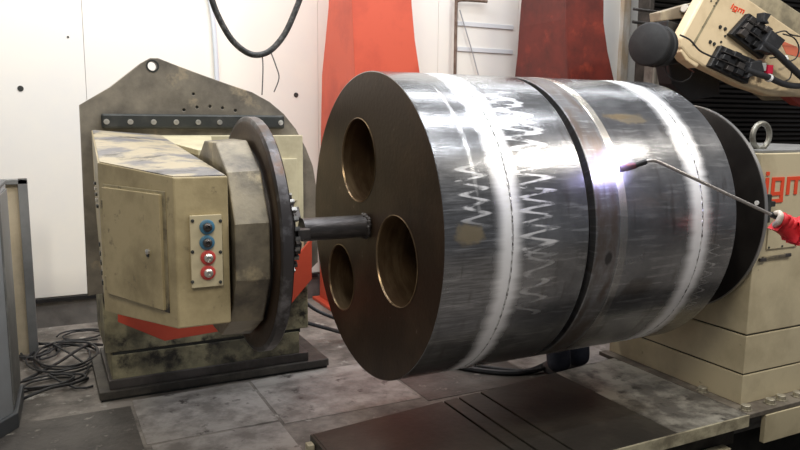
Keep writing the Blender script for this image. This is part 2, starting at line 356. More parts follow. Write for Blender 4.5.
# ------------------------------------------------------------------ drum
dr = thing('steel_drum', 'huge welded cylindrical steel drum with round bores in its dark end face', 'drum', (0, 0, 0))
R = .75
def drum_mat():
    M = bpy.data.materials.new('drum_steel'); M.use_nodes = True; nt = M.node_tree; N = nt.nodes; L = nt.links
    b = N['Principled BSDF']; b.inputs['Metallic'].default_value = .85
    tc = N.new('ShaderNodeTexCoord'); sp = N.new('ShaderNodeSeparateXYZ'); L.new(tc.outputs['Object'], sp.inputs[0])
    def mt(op, a, b_=None, c_=None, clamp=False):
        n = N.new('ShaderNodeMath'); n.operation = op; n.use_clamp = clamp
        for i, v in enumerate((a, b_, c_)):
            if v is None: continue
            if isinstance(v, (int, float)): n.inputs[i].default_value = v
            else: L.new(v, n.inputs[i])
        return n.outputs[0]
    X, Y, Z = sp.outputs
    ny = mt('MULTIPLY', Y, -1); th = mt('ARCTAN2', Z, ny)            # angle from the near side, up positive
    cx = N.new('ShaderNodeCombineXYZ'); L.new(X, cx.inputs[0]); L.new(mt('MULTIPLY', th, .75), cx.inputs[1])
    def noise(sx, sy, sc, det=5, off=0., vec=None):
        mp = N.new('ShaderNodeMapping'); mp.inputs['Scale'].default_value = (sx, sy, 1); mp.inputs['Location'].default_value = (off, off, 0); L.new(cx.outputs[0], mp.inputs[0])
        n = N.new('ShaderNodeTexNoise'); n.inputs['Scale'].default_value = sc; n.inputs['Detail'].default_value = det; n.inputs['Roughness'].default_value = .6; L.new(mp.outputs[0], n.inputs[0]); return n.outputs[0]
    def ss(v, a, b_):
        r = N.new('ShaderNodeMapRange'); r.interpolation_type = 'SMOOTHSTEP'; r.inputs[1].default_value = a; r.inputs[2].default_value = b_; L.new(v, r.inputs[0]); return r.outputs[0]
    def band(v, a0, a1, b0, b1): return mt('MULTIPLY', ss(v, a0, a1), mt('SUBTRACT', 1, ss(v, b0, b1)))
    def mix(f, a, b_):
        n = N.new('ShaderNodeMix'); n.data_type = 'RGBA'
        if isinstance(f, (int, float)): n.inputs[0].default_value = f
        else: L.new(f, n.inputs[0])
        for i, v in ((6, a), (7, b_)):
            if isinstance(v, tuple): n.inputs[i].default_value = rgb(v)
            else: L.new(v, n.inputs[i])
        return n.outputs[2]
    n_big = noise(1, 1, 3.2); n_str = noise(1, 9, 5.0, 6, 3.); n_axial = noise(6, .8, 4, 5, 7.); n_fine = noise(1.2, 22, 6, 4, 1.)
    base = mix(ss(n_big, .35, .65), (.17, .172, .178), (.27, .272, .282))
    base = mix(ss(n_str, .52, .66), base, (.36, .362, .37))
    base = mix(mt('MULTIPLY', ss(n_axial, .55, .68), .6), base, (.13, .12, .115))
    xj = mt('ADD', X, mt('MULTIPLY', mt('SUBTRACT', noise(3, 3, 6, 4, 5.), .5), .05))
    # near section: rougher, darker, blotched
    first = mt('SUBTRACT', 1, ss(X, .28, .31))
    base = mix(mt('MULTIPLY', mt('MULTIPLY', first, ss(n_fine, .42, .6)), .6), base, (.12, .12, .12))
    # rust ring between groove and strip
    base = mix(mt('MULTIPLY', band(xj, .78, .80, .895, .93), ss(noise(1, .5, 9), .3, .6)), base, (.15, .12, .105))
    # bare bright strip
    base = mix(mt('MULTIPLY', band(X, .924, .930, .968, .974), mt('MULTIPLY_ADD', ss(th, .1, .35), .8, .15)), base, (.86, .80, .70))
    # rust spots
    def blob(x0, t0, rx, rt, col, k=.8):
        nonlocal base
        dx = mt('DIVIDE', mt('SUBTRACT', X, x0), rx); dt = mt('DIVIDE', mt('SUBTRACT', th, t0), rt)
        d = mt('SQRT', mt('ADD', mt('MULTIPLY', dx, dx), mt('MULTIPLY', dt, dt)))
        d = mt('ADD', d, mt('MULTIPLY', mt('SUBTRACT', noise(1, 1, 14, 5, x0), .5), 1.6))
        base = mix(mt('MULTIPLY', mt('SUBTRACT', 1, ss(d, .6, 1.1)), k), base, col)
    blob(.12, .09, .07, .07, (.45, .36, .22)); blob(1.16, .80, .13, .055, (.55, .45, .30), .7); blob(1.10, .82, .10, .03, (.5, .36, .18), .5)
    blob(.87, -.12, .025, .05, (.04, .035, .035)); blob(1.10, -.36, .12, .07, (.09, .08, .07), .7)
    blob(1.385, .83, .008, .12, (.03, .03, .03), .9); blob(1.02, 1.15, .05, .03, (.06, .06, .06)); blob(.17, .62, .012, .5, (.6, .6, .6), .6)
    # zig-zag grinder marks next to the seam bands
    def zig(xc, amp, freq, t0, t1, w, k, ph=0.):
        nonlocal bright
        s = mt('PINGPONG', mt('ADD', mt('MULTIPLY', th, freq), mt('ADD', ph, mt('MULTIPLY', noise(.5, 1.5, 3, 2, ph), 1.3))), 1.)
        s = mt('SINE', mt('MULTIPLY', mt('MULTIPLY_ADD', s, 2, -1), 1.57))
        amp_n = mt('MULTIPLY_ADD', noise(.1, 3, 3, 2, 11.), amp*1.2, amp*.4)
        d = mt('ABSOLUTE', mt('SUBTRACT', X, mt('ADD', xc, mt('MULTIPLY', s, amp_n))))
        line = mt('SUBTRACT', 1, ss(d, w*.4, w))
        f = mt('MULTIPLY', mt('MULTIPLY', mt('MULTIPLY', line, ss(noise(2, 6, 5, 4, 13.), .36, .56)), band(th, t0, t0+.1, t1-.1, t1)), k); bright = mt('MAXIMUM', bright, f)
    bright = mt('MULTIPLY', 0, 1.)
    zig(.46, .075, 27, -.10, 1.10, .050, .75); zig(.47, .06, 18, -.5, .1, .03, .35, 2.3); zig(.51, .06, 17, .4, 1.05, .035, .5, 2.3); zig(.155, .05, 27, .10, .50, .035, .65, 1.)
    zig(1.56, .035, 30, -.7, -.05, .014, .3, 4.)
    # ground bands around the welds
    wob = mt('ADD', X, mt('MULTIPLY', mt('SUBTRACT', noise(.3, 5, 5, 3, 2.), .5), .045))
    b1 = band(wob, .225, .30, .335, .405); b2 = band(wob, 1.34, 1.425, 1.465, 1.545)
    bright = mt('MAXIMUM', bright, mt('MAXIMUM', b1, b2))
    base = mix(bright, base, (.93, .93, .95)); L.new(base, b.inputs['Base Color'])
    rg = mt('MULTIPLY_ADD', n_big, .22, .13); rg = mt('ADD', mt('ADD', rg, mt('MULTIPLY', bright, .26)), mt('MULTIPLY', band(X, .78, .79, .92, .925), .16)); L.new(rg, b.inputs['Roughness'])
    L.new(mt('MULTIPLY_ADD', bright, -.40, .85), b.inputs['Metallic'])
    bp = N.new('ShaderNodeBump'); bp.inputs['Strength'].default_value = .12; bp.inputs['Distance'].default_value = .008
    L.new(mt('ADD', mt('MULTIPLY', n_str, .5), mt('MULTIPLY', n_fine, .3)), bp.inputs['Height']); L.new(bp.outputs[0], b.inputs['Normal'])
    return M
DM = drum_mat()
# end plate with three bores
holes = [circ(.12, .32, .210, 64), circ(-.315, -.115, .212, 64), circ(.35, -.325, .180, 64)]
me = plate(circ(0, 0, R-.002, 160), holes, .29, Matrix.Translation((.145, 0, 0)) @ YZ, .004)
e = obj('end_plate', me, brown_steel, dr)
rimm = mat('machined_bore_lip', (.40, .29, .17), .3, .85, (.22, .15, .09), 9)
for (cy, cz, r) in ((.12, .32, .210), (-.315, -.115, .212), (.35, -.325, .180)):
    bm = bmesh.new(); lathe(bm, [(0, r+.002), (0, r-.004), (.28, r-.004), (.28, r+.002)], (-.0015, cy, cz), (1, 0, 0), 72, close=False)
    obj('bore_lining', bm, mat('bore_steel', (.16, .10, .055), .35, .8, (.36, .26, .15), 4, .45, .7, stretch=(3, .6, .6)), dr, smooth=True)
    bm = bmesh.new(); lathe(bm, [(0, r+.001), (-.002, r-.002), (.004, r-.005), (.008, r-.004)], (-.001, cy, cz), (1, 0, 0), 72, close=False)
    obj('bore_lip', bm, rimm, dr, smooth=True)
obj('inner_bulkhead', Cy((.292, 0, 0), (.30, 0, 0), R-.02, 64), brown_steel, dr)
def shell(name, prof):
    return obj(name, lathe(bmesh.new(), prof, (0, 0, 0), (1, 0, 0), 192, close=False), DM, dr, smooth=True, ang=12)
shell('end_section', [(0.0, R-.006), (.003, R), (.02, R), (.15, R), (.326, R)])
shell('shell_section', [(.334, R), (.5, R), (.74, R), (.745, R-.006), (.745, R-.05)])
obj('groove', lathe(bmesh.new(), [(.742, R-.045), (.79, R-.045)], (0, 0, 0), (1, 0, 0), 160, close=False), mat('groove_shadow_steel', (.025, .022, .02), .6, .3), dr, smooth=True)
shell('rusty_ring', [(.785, R-.05), (.785, R-.003), (.788, R), (.928, R)])
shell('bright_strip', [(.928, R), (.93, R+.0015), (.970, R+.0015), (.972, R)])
shell('shell_section', [(.972, R), (1.2, R), (1.456, R)])
shell('end_section', [(1.464, R), (1.58, R), (1.70, R), (1.71, R-.008)])
obj('far_end_plate', Cy((1.68, 0, 0), (1.706, 0, 0), R-.012, 96), brown_steel, dr)
wm = mat('weld_seam', (.10, .095, .09), .4, .7, (.75, .75, .76), 40, .38, .5)
for xw in (.33, 1.46):
    bm = bmesh.new(); n = 720; prev = None
    for i in range(n+1):
        a = 2*PI*i/n; w = .0022*math.sin(i*.9)+.0015*math.sin(i*.21); h = R+.0012+.0012*math.sin(i*1.3)
        ring = [bm.verts.new((xw+w+dx, rr*math.cos(a), rr*math.sin(a))) for dx, rr in ((-.0045, R-.003), (-.002, h), (.002, h), (.0045, R-.003))]
        if prev:
            for k in range(3): bm.faces.new((prev[k], prev[k+1], ring[k+1], ring[k]))
        prev = ring
    obj('weld_seam', bm, wm, dr)
obj('weld_drip', lathe(bmesh.new(), [(0, .003), (.01, .008), (.03, .007), (.034, .002)], (.33, -.03, -R-.03), (0, 0, 1), 10), zinc, dr, smooth=True)
# stub shaft
obj('stub_shaft', lathe(bmesh.new(), [(0, .055), (.30, .055), (.31, .057), (.33, .057)], (-.34, 0, .005), (1, 0, 0), 32), mat('shaft_steel', (.085, .08, .08), .38, .75, (.16, .15, .15), 6, .45, .7, .2, 30, stretch=(1, 4, 4)), dr, smooth=True)
bm = bmesh.new()
for k in range(26):
    a = 2*PI*k/26; bmesh.ops.create_icosphere(bm, subdivisions=1, radius=.011+.004*random.random(), matrix=Matrix.Translation((-.012-.012*random.random(), .054*math.cos(a), .005+.054*math.sin(a))))
stuff(obj('tack_weld', bm, dark_steel, dr, smooth=True))

# ------------------------------------------------------------------ headstock
hs = thing('headstock', 'big beige headstock box with round faceplate and steel back plate left of the drum', 'machine', (-.5, 1.7, FZ))
# bed plate, plinth tiers, column
obj('sole', B(-1.18, .30, 1.32, 2.1, FZ+.015, -1.135), mat('sole_dark', (.05, .045, .04), .5, .3, (.10, .09, .075), 6, .45, .65, .2, 30), hs, bevel=.005)
obj('sole_shim', B(-1.17, .29, 1.335, 2.09, FZ, FZ+.02), black_bar, hs)
obj('sole_seat', B(-1.12, .16, 1.345, 2.05, -1.135, -1.075), dark_steel, hs, bevel=.004)
obj('plinth', B(-1.10, .10, 1.36, 2.0, -1.08, -.925), beige_base, hs, bevel=.004)
obj('plinth_joint', B(-1.09, .11, 1.37, 1.99, -.93, -.90), black_bar, hs)
obj('column', B(-1.13, .165, 1.36, 2.0, -.905, .1), beige_base, hs, bevel=.005)
# red V marking band on the column
vp = [(118, 300), (165, 320), (222, 309), (276, 282), (312, 238), (312, 279), (283, 314), (222, 331), (165, 341), (118, 322)]
obj('red_guard', prism([px(x, y, 'Y', 1.145) for x, y in vp], (0, .02, 0)), red_paint, hs, bevel=.003)
# back plate
bpl = [(79.5, 105), (110, 87), (141, 63), (150, 58), (158, 58), (176, 65), (200, 74), (225, 83), (252, 92), (270, 102), (284, 114), (296, 129), (306, 148), (313, 166), (317, 190), (318, 262), (312, 268), (240, 268), (88, 296)]
def XZp(x, y, Y): q = px(x, y, 'Y', Y); return (q.x, q.z)
Yb = 1.26
hl = []
q = XZp(152.5, 66, Yb); hl.append(circ(q[0], q[1], .026, 20))
for x, y in ((193.5, 94), (184, 110), (197, 107.3), (210, 106.5), (222.5, 108), (235.5, 110.6)):
    q = XZp(x, y, Yb); hl.append(circ(q[0], q[1], .0085, 12))
me = plate([XZp(x, y, Yb) for x, y in bpl], hl, .06, Matrix.Translation((0, Yb+.03, 0)) @ XZ, .004)
obj('back_plate', me, steel_plate, hs)
q = px(152.5, 66, 'Y', Yb)
obj('lifting_bore', lathe(bmesh.new(), [(0, .036), (-.004, .036), (-.004, .0275), (.0, .0275)], (q.x, Yb, q.z), (0, 1, 0), 24, close=False), black_bar, hs, smooth=True)
for x, y in ((193.5, 94), (184, 110), (197, 107.3), (210, 106.5), (222.5, 108), (235.5, 110.6)):
    q = px(x, y, 'Y', Yb); obj('tapped_hole', Cy((q.x, Yb+.012, q.z), (q.x, Yb+.02, q.z), .009, 12), black_bar, hs)
# bolted black bar
a = px(101.5, 121, 'Y', 1.22); b = px(284.5, 121, 'Y', 1.22)
obj('clamp_bar', B(a.x, b.x, 1.215, 1.26, a.z-.042, a.z+.042), black_bar, hs, bevel=.012)
b3 = bmesh.new(); lathe(b3, [(0, .016), (.003, .016), (.003, .0125), (.012, .0125), (.012, .006), (.006, .006)], (0, 0, 0), (0, -1, 0), 14, close=False)
b3.faces.ensure_lookup_table(); bmesh.ops.holes_fill(b3, edges=[e for e in b3.edges if e.is_boundary]); bmesh.ops.recalc_face_normals(b3, faces=b3.faces[:])
cbm = bpy.data.meshes.new('cap_screw'); b3.to_mesh(cbm); b3.free()
for k in range(9):
    x = a.x+.026+(b.x-a.x-.052)*k/8
    place_first('cap_screw', cbm, zinc, hs, (x, 1.215, a.z-.004))
# carriage behind the box
carr = mat('carriage_paint', (.58, .53, .36), .45, 0, (.44, .39, .26), 5, .45, .7)
obj('carriage', B(-1.125, .075, 1.17, 1.26, -.36, .415), carr, hs, bevel=.005)
obj('cover_panel', B(-.12, .03, 1.155, 1.17, .0, .27), carr, hs, bevel=.004)
obj('gusset', prism([(-.80, 1.17, .405), (-.50, 1.17, .405), (-.50, 1.17, -.2), (-.60, .75, .37)], (0, 0, 0.002)) if False else prism([(-.86, 1.165, .412), (-.50, 1.165, .412), (-.62, .55, .36), (-.70, .55, .36)], (0, 0, -.03)), carr, hs, bevel=.003)
# gear box
plan = [(-.785, 1.17), (-.775, -.40), (-.980, -.40), (-1.205, .10), (-1.155, 1.17)]
topz = [.415, .302, .302, .332, .445]; botz = [-.25, -.285, -.285, -.315, .0]
bm = bmesh.new()
A = [bm.verts.new((x, y, z)) for (x, y), z in zip(plan, topz)]; Bq = [bm.verts.new((x, y, z)) for (x, y), z in zip(plan, botz)]
bmesh.ops.recalc_face_normals
for i in range(5): bm.faces.new((A[i], A[(i+1) % 5], Bq[(i+1) % 5], Bq[i]))
bm.faces.new((A[1], A[2], A[3])); bm.faces.new((A[1], A[3], A[4])); bm.faces.new((A[1], A[4], A[0]))
bm.faces.new((Bq[1], Bq[3], Bq[2])); bm.faces.new((Bq[1], Bq[4], Bq[3])); bm.faces.new((Bq[1], Bq[0], Bq[4]))
box = obj('gear_housing', bm, beige, hs, bevel=.006)
bm = bmesh.new()
up = Vector((0, 0, .004))
ins = [(-.79, 1.16, .4148), (-.783, -.392, .3025), (-.977, -.392, .3025), (-1.196, .10, .333), (-1.15, 1.16, .4445)]
vs = [bm.verts.new(Vector(v)+up) for v in ins]
bm.faces.new((vs[1], vs[2], vs[3])); bm.faces.new((vs[1], vs[3], vs[4])); bm.faces.new((vs[1], vs[4], vs[0]))
r = bmesh.ops.extrude_face_region(bm, geom=bm.faces[:]); bmesh.ops.translate(bm, vec=(0, 0, -.012), verts=[v for v in r['geom'] if isinstance(v, bmesh.types.BMVert)])
obj('housing_lid', bm, worn_top, hs)
# door on the slanted face
P0 = Vector((-1.205, .10, 0)); P1 = Vector((-.98, -.40, 0)); du = (P1-P0).normalized(); dn = Vector((du.y, -du.x, 0)); LEN = (P1-P0).length
def face_box(u0, u1, z0, z1, w0, w1):
    o = P0+du*u0; return prism([P0+du*u+dn*w0+Vector((0, 0, z)) for u, z in ((u0, z0), (u1, z0), (u1, z1), (u0, z1))], dn*(w1-w0))
def on_face(x, y):   # pixel -> (u, z) on the slanted face
    d = CF+CR*((x-400)/FPX)-CU*((y-225)/FPX); t = (P0-CP).dot(dn)/d.dot(dn); q = CP+d*t; return (q-P0).dot(du), q.z
u0, zt = on_face(105, 188); u1, zb = on_face(167, 311); _, zt2 = on_face(163, 193)
door = obj('door', face_box(u0, u1, zb+.004, (zt+zt2)/2, 0, .016), beige, hs, bevel=.003)
obj('door_gasket', face_box(u0-.012, u1+.022, zb-.004, (zt+zt2)/2+.012, -.001, .004), beige_dirty, hs, bevel=.002)
ul, zl = on_face(152, 251)
c = P0+du*ul+Vector((0, 0, zl))
obj('lock', lathe(bmesh.new(), [(0, .011), (.008, .011), (.010, .006), (.012, .001)], c+dn*.016, dn, 16), zinc, door, smooth=True)
obj('lock_tab', face_box(ul-.006, ul+.006, zl-.02, zl-.007, .016, .022), black_bar, door)
for yy in (206, 281):
    uh, zh = on_face(104, yy); obj('hinge', Cy(P0+du*(u0-.006)+dn*.012+Vector((0, 0, zh-.03)), P0+du*(u0-.006)+dn*.012+Vector((0, 0, zh+.03)), .007, 10), beige_dirty, door, smooth=True)
# vents on the left side (near edge)
def side_x(y): return -1.205+(y-.10)*.05/1.07
for k in range(5):
    y = .62-.07*k; obj('vent_fin', B(side_x(y)-.010, side_x(y)+.01, y-.03, y+.03, .20-.02*k-.006, .20-.02*k+.006), zinc if k % 2 else black_bar, hs)
for k in range(5):
    y = .42-.055*k; z = -.07-.034*k
    obj('vent_hole', B(side_x(y)-.006, side_x(y)+.01, y-.02, y+.02, z-.009, z+.009), black_bar, hs)
# button plate on the front face
bp_ = obj('control_plate', B(-.948, -.815, -.412, -.40, -.175, .18), mat('control_plate_paint', (.52, .45, .29), .45, 0, (.40, .33, .2), 6, .5, .7), hs, bevel=.002)
def fp(x, y): q = px(x, y, 'Y', -.413); return q
a = fp(189.5, 216); b = fp(223.5, 285.5)
bp_.data.transform(Matrix.Identity(4))
me = bp_.data; me.clear_geometry(); bmq = B(a.x, b.x, -.412, -.40, b.z, a.z); bmesh.ops.translate(bmq, vec=-root_loc(hs), verts=bmq.verts[:]); bmesh.ops.recalc_face_normals(bmq, faces=bmq.faces[:]); bmq.to_mesh(me); bmq.free()
for x in (192.5, 220.5):
    for y in (221, 252, 282):
        q = fp(x, y); obj('plate_screw', lathe(bmesh.new(), [(0, .007), (.004, .006), (.005, .002)], (q.x, -.412, q.z), (0, -1, 0), 10), black_bar, bp_)
blue = mat('blue_collar', (.05, .17, .27), .45, 0, (.10, .13, .14), 30, .5, .7); redc = mat('red_collar', (.50, .05, .04), .45, 0, (.3, .06, .05), 30, .5, .7)
for (x, y, cm, lab) in ((207, 227, blue, 'blue socket collar'), (207, 242.5, blue, 'blue socket collar'), (208, 257.5, redc, 'red socket collar'), (208, 272.5, redc, 'red socket collar')):
    q = fp(x, y); s = obj('socket', lathe(bmesh.new(), [(0, .029), (.004, .029), (.007, .024), (.007, .014)], (q.x, -.412, q.z), (0, -1, 0), 28, close=False), cm, bp_, smooth=True)
    s['label'] = lab
    obj('socket_tip', lathe(bmesh.new(), [(0, .018), (.016, .017), (.020, .010), (.022, .009), (.014, .006)], (q.x, -.414, q.z), (0, -1, 0), 16), dark_steel if cm is blue else zinc, s, smooth=True)
# neck (12-sided) and faceplate
bm = bmesh.new(); lathe(bm, [(0, .435), (.138, .445)], (-.757, 0, 0), (1, 0, 0), 12, start=PI/12)
obj('neck', bm, neck_mat, hs, bevel=.006)
obj('neck_flange', lathe(bmesh.new(), [(0, .40), (.05, .40)], (-.64, 0, 0), (1, 0, 0), 48), dark_steel, hs, smooth=True)
bm = bmesh.new(); lathe(bm, [(0, .40), (0, .522), (.006, .53), (.044, .53), (.050, .524), (.050, .05)], (-.600, 0, 0), (1, 0, 0), 128)
fpobj = obj('faceplate', bm, rim_steel, hs, smooth=True)
bm = bmesh.new(); lathe(bm, [(0, .41), (-.004, .50), (0, .51)], (-.601, 0, 0), (1, 0, 0), 96, close=False)
obj('faceplate_back', bm, brown_steel, hs, smooth=True)
# chuck hub with toothed ring
obj('chuck', lathe(bmesh.new(), [(0, .20), (.12, .20), (.125, .195), (.14, .17), (.15, .06)], (-.562, 0, 0), (1, 0, 0), 48), dark_steel, hs, smooth=True)
tm = bmesh.new(); bx(tm, -.011, .011, -.012, .012, -.009, .009); bmesh.ops.recalc_face_normals(tm, faces=tm.faces[:]); tmm = bpy.data.meshes.new('ring_tooth'); tm.to_mesh(tmm); tm.free()
for k in range(28):
    a_ = 2*PI*k/28
    place_first('ring_tooth', tmm, mat('bright_tooth', (.34, .33, .31), .3, .85, (.1, .1, .1), 30), hs, (-.428, .196*math.cos(a_), .196*math.sin(a_)), (a_, 0, 0))
for k in range(3):
    a_ = 2*PI*k/3+.45+PI
    M = Matrix.Rotation(a_, 4, 'X'); bm = bx(bmesh.new(), -.42, -.36, -.022, .022, .06, .185, M=M); bx(bm, -.36, -.335, -.02, .02, .06, .12, M=M)
    obj('chuck_jaw', bm, dark_steel, hs, bevel=.003)
b4 = bmesh.new(); lathe(b4, [(0, .012), (.006, .012), (.006, .006)], (0, 0, 0), (0, 0, 1), 10); bmesh.ops.recalc_face_normals(b4, faces=b4.faces[:]); sbm = bpy.data.meshes.new('set_screw'); b4.to_mesh(sbm); b4.free()
for k in range(8):
    a_ = 2*PI*k/8+.3
    place_first('set_screw', sbm, black_bar, hs, (-.49, -.2*math.cos(a_), .2*math.sin(a_)), (PI/2+0, 0, 0) if abs(math.sin(a_)) < .4 else (0, 0, 0))

# ------------------------------------------------------------------ left cabinet and framed panel
gc = thing('grey_cabinet', 'tall grey-blue cabinet with dark foot at the left edge', 'cabinet', (-1.75, 1.35, FZ))
ct = px(10, 190, 'Y', 1.16).z
obj('body', prism([(-2.15, 1.05, -1.12), (-1.715, 1.05, -1.12), (-1.635, 1.16, -1.12), (-1.61, 1.60, -1.12), (-2.15, 1.60, -1.12)], (0, 0, ct+1.12)), cab_grey, gc, bevel=.006)
obj('side_panel', prism([(-1.64, 1.18, -1.08), (-1.624, 1.18, -1.08), (-1.602, 1.59, -1.08), (-1.62, 1.59, -1.08)], (0, 0, ct+1.05)), mat('cabinet_side', (.17, .17, .16), .5, .2, (.28, .28, .27), 4, .5, .7), gc, bevel=.003)
obj('foot', prism([(-2.15, 1.03, FZ), (-1.70, 1.03, FZ), (-1.61, 1.15, FZ), (-1.59, 1.62, FZ), (-2.15, 1.62, FZ)], (0, 0, .09)), cab_dark, gc, bevel=.006)
obj('top_cap', prism([(-2.15, 1.04, ct), (-1.71, 1.04, ct), (-1.625, 1.155, ct), (-1.602, 1.61, ct), (-2.15, 1.61, ct)], (0, 0, .02)), cab_dark, gc, bevel=.005)
fpn = thing('framed_panel', 'cream board in a grey metal frame standing behind the grey cabinet', 'panel', (-1.8, 2.45, FZ))
c1 = px(27, 179, 'Y', 2.4); c0 = -2.6
zt_ = c1.z
obj('board', B(c0, c1.x-.03, 2.42, 2.45, FZ+.03, zt_-.02), mat('cream_board', (.62, .52, .36), .6, 0, (.45, .37, .25), 3, .45, .7), fpn)
obj('frame_rail', B(c0, c1.x, 2.38, 2.46, zt_-.035, zt_), grey_frame, fpn, bevel=.004)
obj('frame_post', B(c1.x-.06, c1.x, 2.38, 2.46, FZ, zt_), grey_frame, fpn, bevel=.004)

# ------------------------------------------------------------------ floor cables
def floor_coil(cx, cy, rx, ry, turns, r, label, grp, tail=None, seed=1, z0=FZ+.02):
    rnd = random.Random(seed); pts = []; n = int(turns*18)
    for i in range(n):
        a = 2*PI*i/18; k = 1+.13*math.sin(a*.37+seed)+rnd.uniform(-.02, .02)
        pts.append((cx+rx*k*math.cos(a)+.03*math.sin(i*.11), cy+ry*k*math.sin(a), z0+.012*(i/18)+rnd.uniform(0, .004)))
    if tail: pts += tail
    o = obj('floor_cable', T(pts, r, 7, 2), black_rubber, smooth=True); tag(o, label, 'cable', grp)
g = 'black cables on the floor at left'
floor_coil(-1.34, 2.2, .20, .30, 4.4, .0075, 'round coil of thin black cable on floor between framed panel and headstock', g, [(-1.2, 1.95, FZ+.03), (-1.35, 1.72, FZ+.02), (-1.62, 1.7, FZ+.01)], 1)
floor_coil(-1.22, 2.75, .16, .14, 1.6, .007, 'small dark cable loop highest up the floor, close to the back wall', g, None, 3)
floor_coil(-1.45, 1.75, .17, .10, 2.3, .0075, 'loose black cable loops nearest the grey cabinet foot', g, [(-1.3, 1.6, FZ+.02), (-1.2, 1.62, FZ+.01)], 5)
floor_coil(-1.52, 2.45, .12, .18, 3, .0075, 'dark cable loops pushed up against the framed panel', g, [(-1.3, 2.6, FZ+.02), (-1.1, 2.62, FZ+.02)], 7)
def fcable(pts, r, lab, cat='cable', grp=None, m=None):
    o = obj('floor_cable', T(pts, r, 8, 6), m or black_rubber, smooth=True); tag(o, lab, cat, grp)
fcable([(-1.6, 1.9, FZ+.012), (-1.4, 2.05, FZ+.05), (-1.2, 2.35, FZ+.06), (-1.08, 2.45, FZ+.02)], .011, 'single dark cable laid across the coils toward the headstock', grp=g)
fcable([(-1.62, 1.55, FZ+.012), (-1.45, 1.58, FZ+.05), (-1.32, 1.66, FZ+.03), (-1.22, 1.78, FZ+.012)], .010, 'short dark cable curving in front of the coils beside cabinet foot', grp=g)
fcable([(.14, 2.06, -.62), (.32, 1.9, -.86), (.5, 1.8, -.98), (.95, 1.75, -1.15), (1.3, 1.7, -1.18)], .014, 'upper black cable leaving the headstock base toward under the drum')
fcable([(.2, 2.04, -1.0), (.45, 1.9, -1.08), (.8, 1.7, -1.17), (1.25, 1.3, -1.185), (1.7, 1.2, -1.185)], .015, 'lower black cable on floor between headstock base and drum')
fcable([(.9, 1.6, -1.18), (1.02, 1.05, -1.18), (1.25, .72, -1.18), (1.5, .62, -1.18), (1.9, .78, -1.18)], .020, 'thick black hose curving across floor beneath the drum')
fcable([(1.0, 1.6, -1.17), (1.12, 1.0, -1.17), (1.38, .66, -1.17), (1.6, .60, -1.17), (2.1, .72, -1.17)], .014, 'thinner black hose beside the thick hose beneath the drum')

# hanging hose loop
hose_pts = [px(x, y, 'Y', .9) for x, y in ((205, -30), (212, 0), (220, 20), (232, 40), (246, 52), (258, 55), (271, 50), (284, 35), (294, 14), (302, -8), (308, -34))]
hh = obj('hanging_hose', T(hose_pts, .017, 12, 8), mat('taped_hose', (.02, .02, .02), .5, 0, (.10, .095, .09), 25, .5, .65, .5, 50), smooth=True)
tag(hh, 'thick taped black hose hanging in a loop against the white wall', 'hose')
for i, (pts, lab) in enumerate(((((262, 53), (263, 68), (262, 95)), 'straight thin wire end hanging below the black hose loop'), (((270, 50), (276, 66), (279, 78), (274, 92)), 'bent thin wire end hanging below the black hose loop'))):
    o = obj('hanging_wire', T([px(x, y, 'Y', .9) for x, y in pts], .0035, 6, 4), mat('thin_wire', (.10, .10, .10), .5), smooth=True); tag(o, lab, 'wire')

# ------------------------------------------------------------------ robot head at the upper right
rb = thing('welding_robot', 'beige tilted robot arm with black connector blocks at the upper right', 'robot', (3.9, 1.3, 1.3))
RY = 1.0
def RP(pts, Y=RY): return [px(x, y, 'Y', Y) for x, y in pts]
obj('rear_casting', prism(RP([(738, -24), (770, -8), (800, 12), (850, 40), (850, 90), (790, 100), (735, 60)], RY+.22), (0, .30, 0)), mat('rear_paint', (.42, .36, .24), .5, 0, (.22, .19, .13), 4, .42, .6), rb, bevel=.02)
main = obj('arm_casting', prism(RP([(708, -12), (742, -6), (800, 34), (835, 62), (835, 98), (772, 96), (742, 86), (706, 68), (690, 58), (681, 47), (681, 38)]), (0, .11, 0)), robot_paint, rb, bevel=.018)
obj('arm_groove', prism(RP([(722, -8), (724, -8), (694, 46), (692, 45)], RY-.003), (0, .01, 0)), beige_dirty, rb)
obj('lower_flange', prism(RP([(682, 48), (692, 54), (700, 63), (697, 68), (686, 60), (681, 52)], RY+.01), (0, .10, 0)), robot_paint, rb, bevel=.008)
hb = bmesh.new(); lathe(hb, [(0, .013), (.004, .013), (.004, .009), (.010, .009)], (0, 0, 0), (0, -1, 0), 12); bmesh.ops.recalc_face_normals(hb, faces=hb.faces[:]); hbm = bpy.data.meshes.new('plug'); hb.to_mesh(hbm); hb.free()
for x, y, s in ((720, 27, 1.2), (725, 29, 1.2), (710, 42, 1.2), (714, 44, 1.2), (725, 36, .8), (721, 42, .8), (711, 1, .6), (716, 3, .6), (714, 6, .5)):
    q = px(x, y, 'Y', RY-.002); o = place_first('plug', hbm, black_bar, rb, q); o.scale = (s, s, s)
# logo on the arm (tilted)
o_ = px(730, 10, 'Y', RY-.002); ru = Vector((math.cos(math.radians(-26)), 0, math.sin(math.radians(-26)))); rv = Vector((-ru.z, 0, ru.x))
lu = (px(742.5, 14, 'Y', RY-.002)-px(730, 8.5, 'Y', RY-.002))/13; lv = (px(732.6, 3.6, 'Y', RY-.002)-px(730, 8.5, 'Y', RY-.002))/6.6
o_ = px(730.5, 8.5, 'Y', RY-.002)
igm(rb, lambda u, v, w: o_+lu*u+lv*v+Vector((0, -.003*w, 0)), logo_red)
o2_ = px(783, 50, 'Y', RY-.002)
obj('red_label', prism(RP([(780, 40), (797, 47), (803, 58), (786, 54)], RY-.001), (0, -.002, 0)), mat('faded_logo_red', (.66, .17, .09), .6), rb)
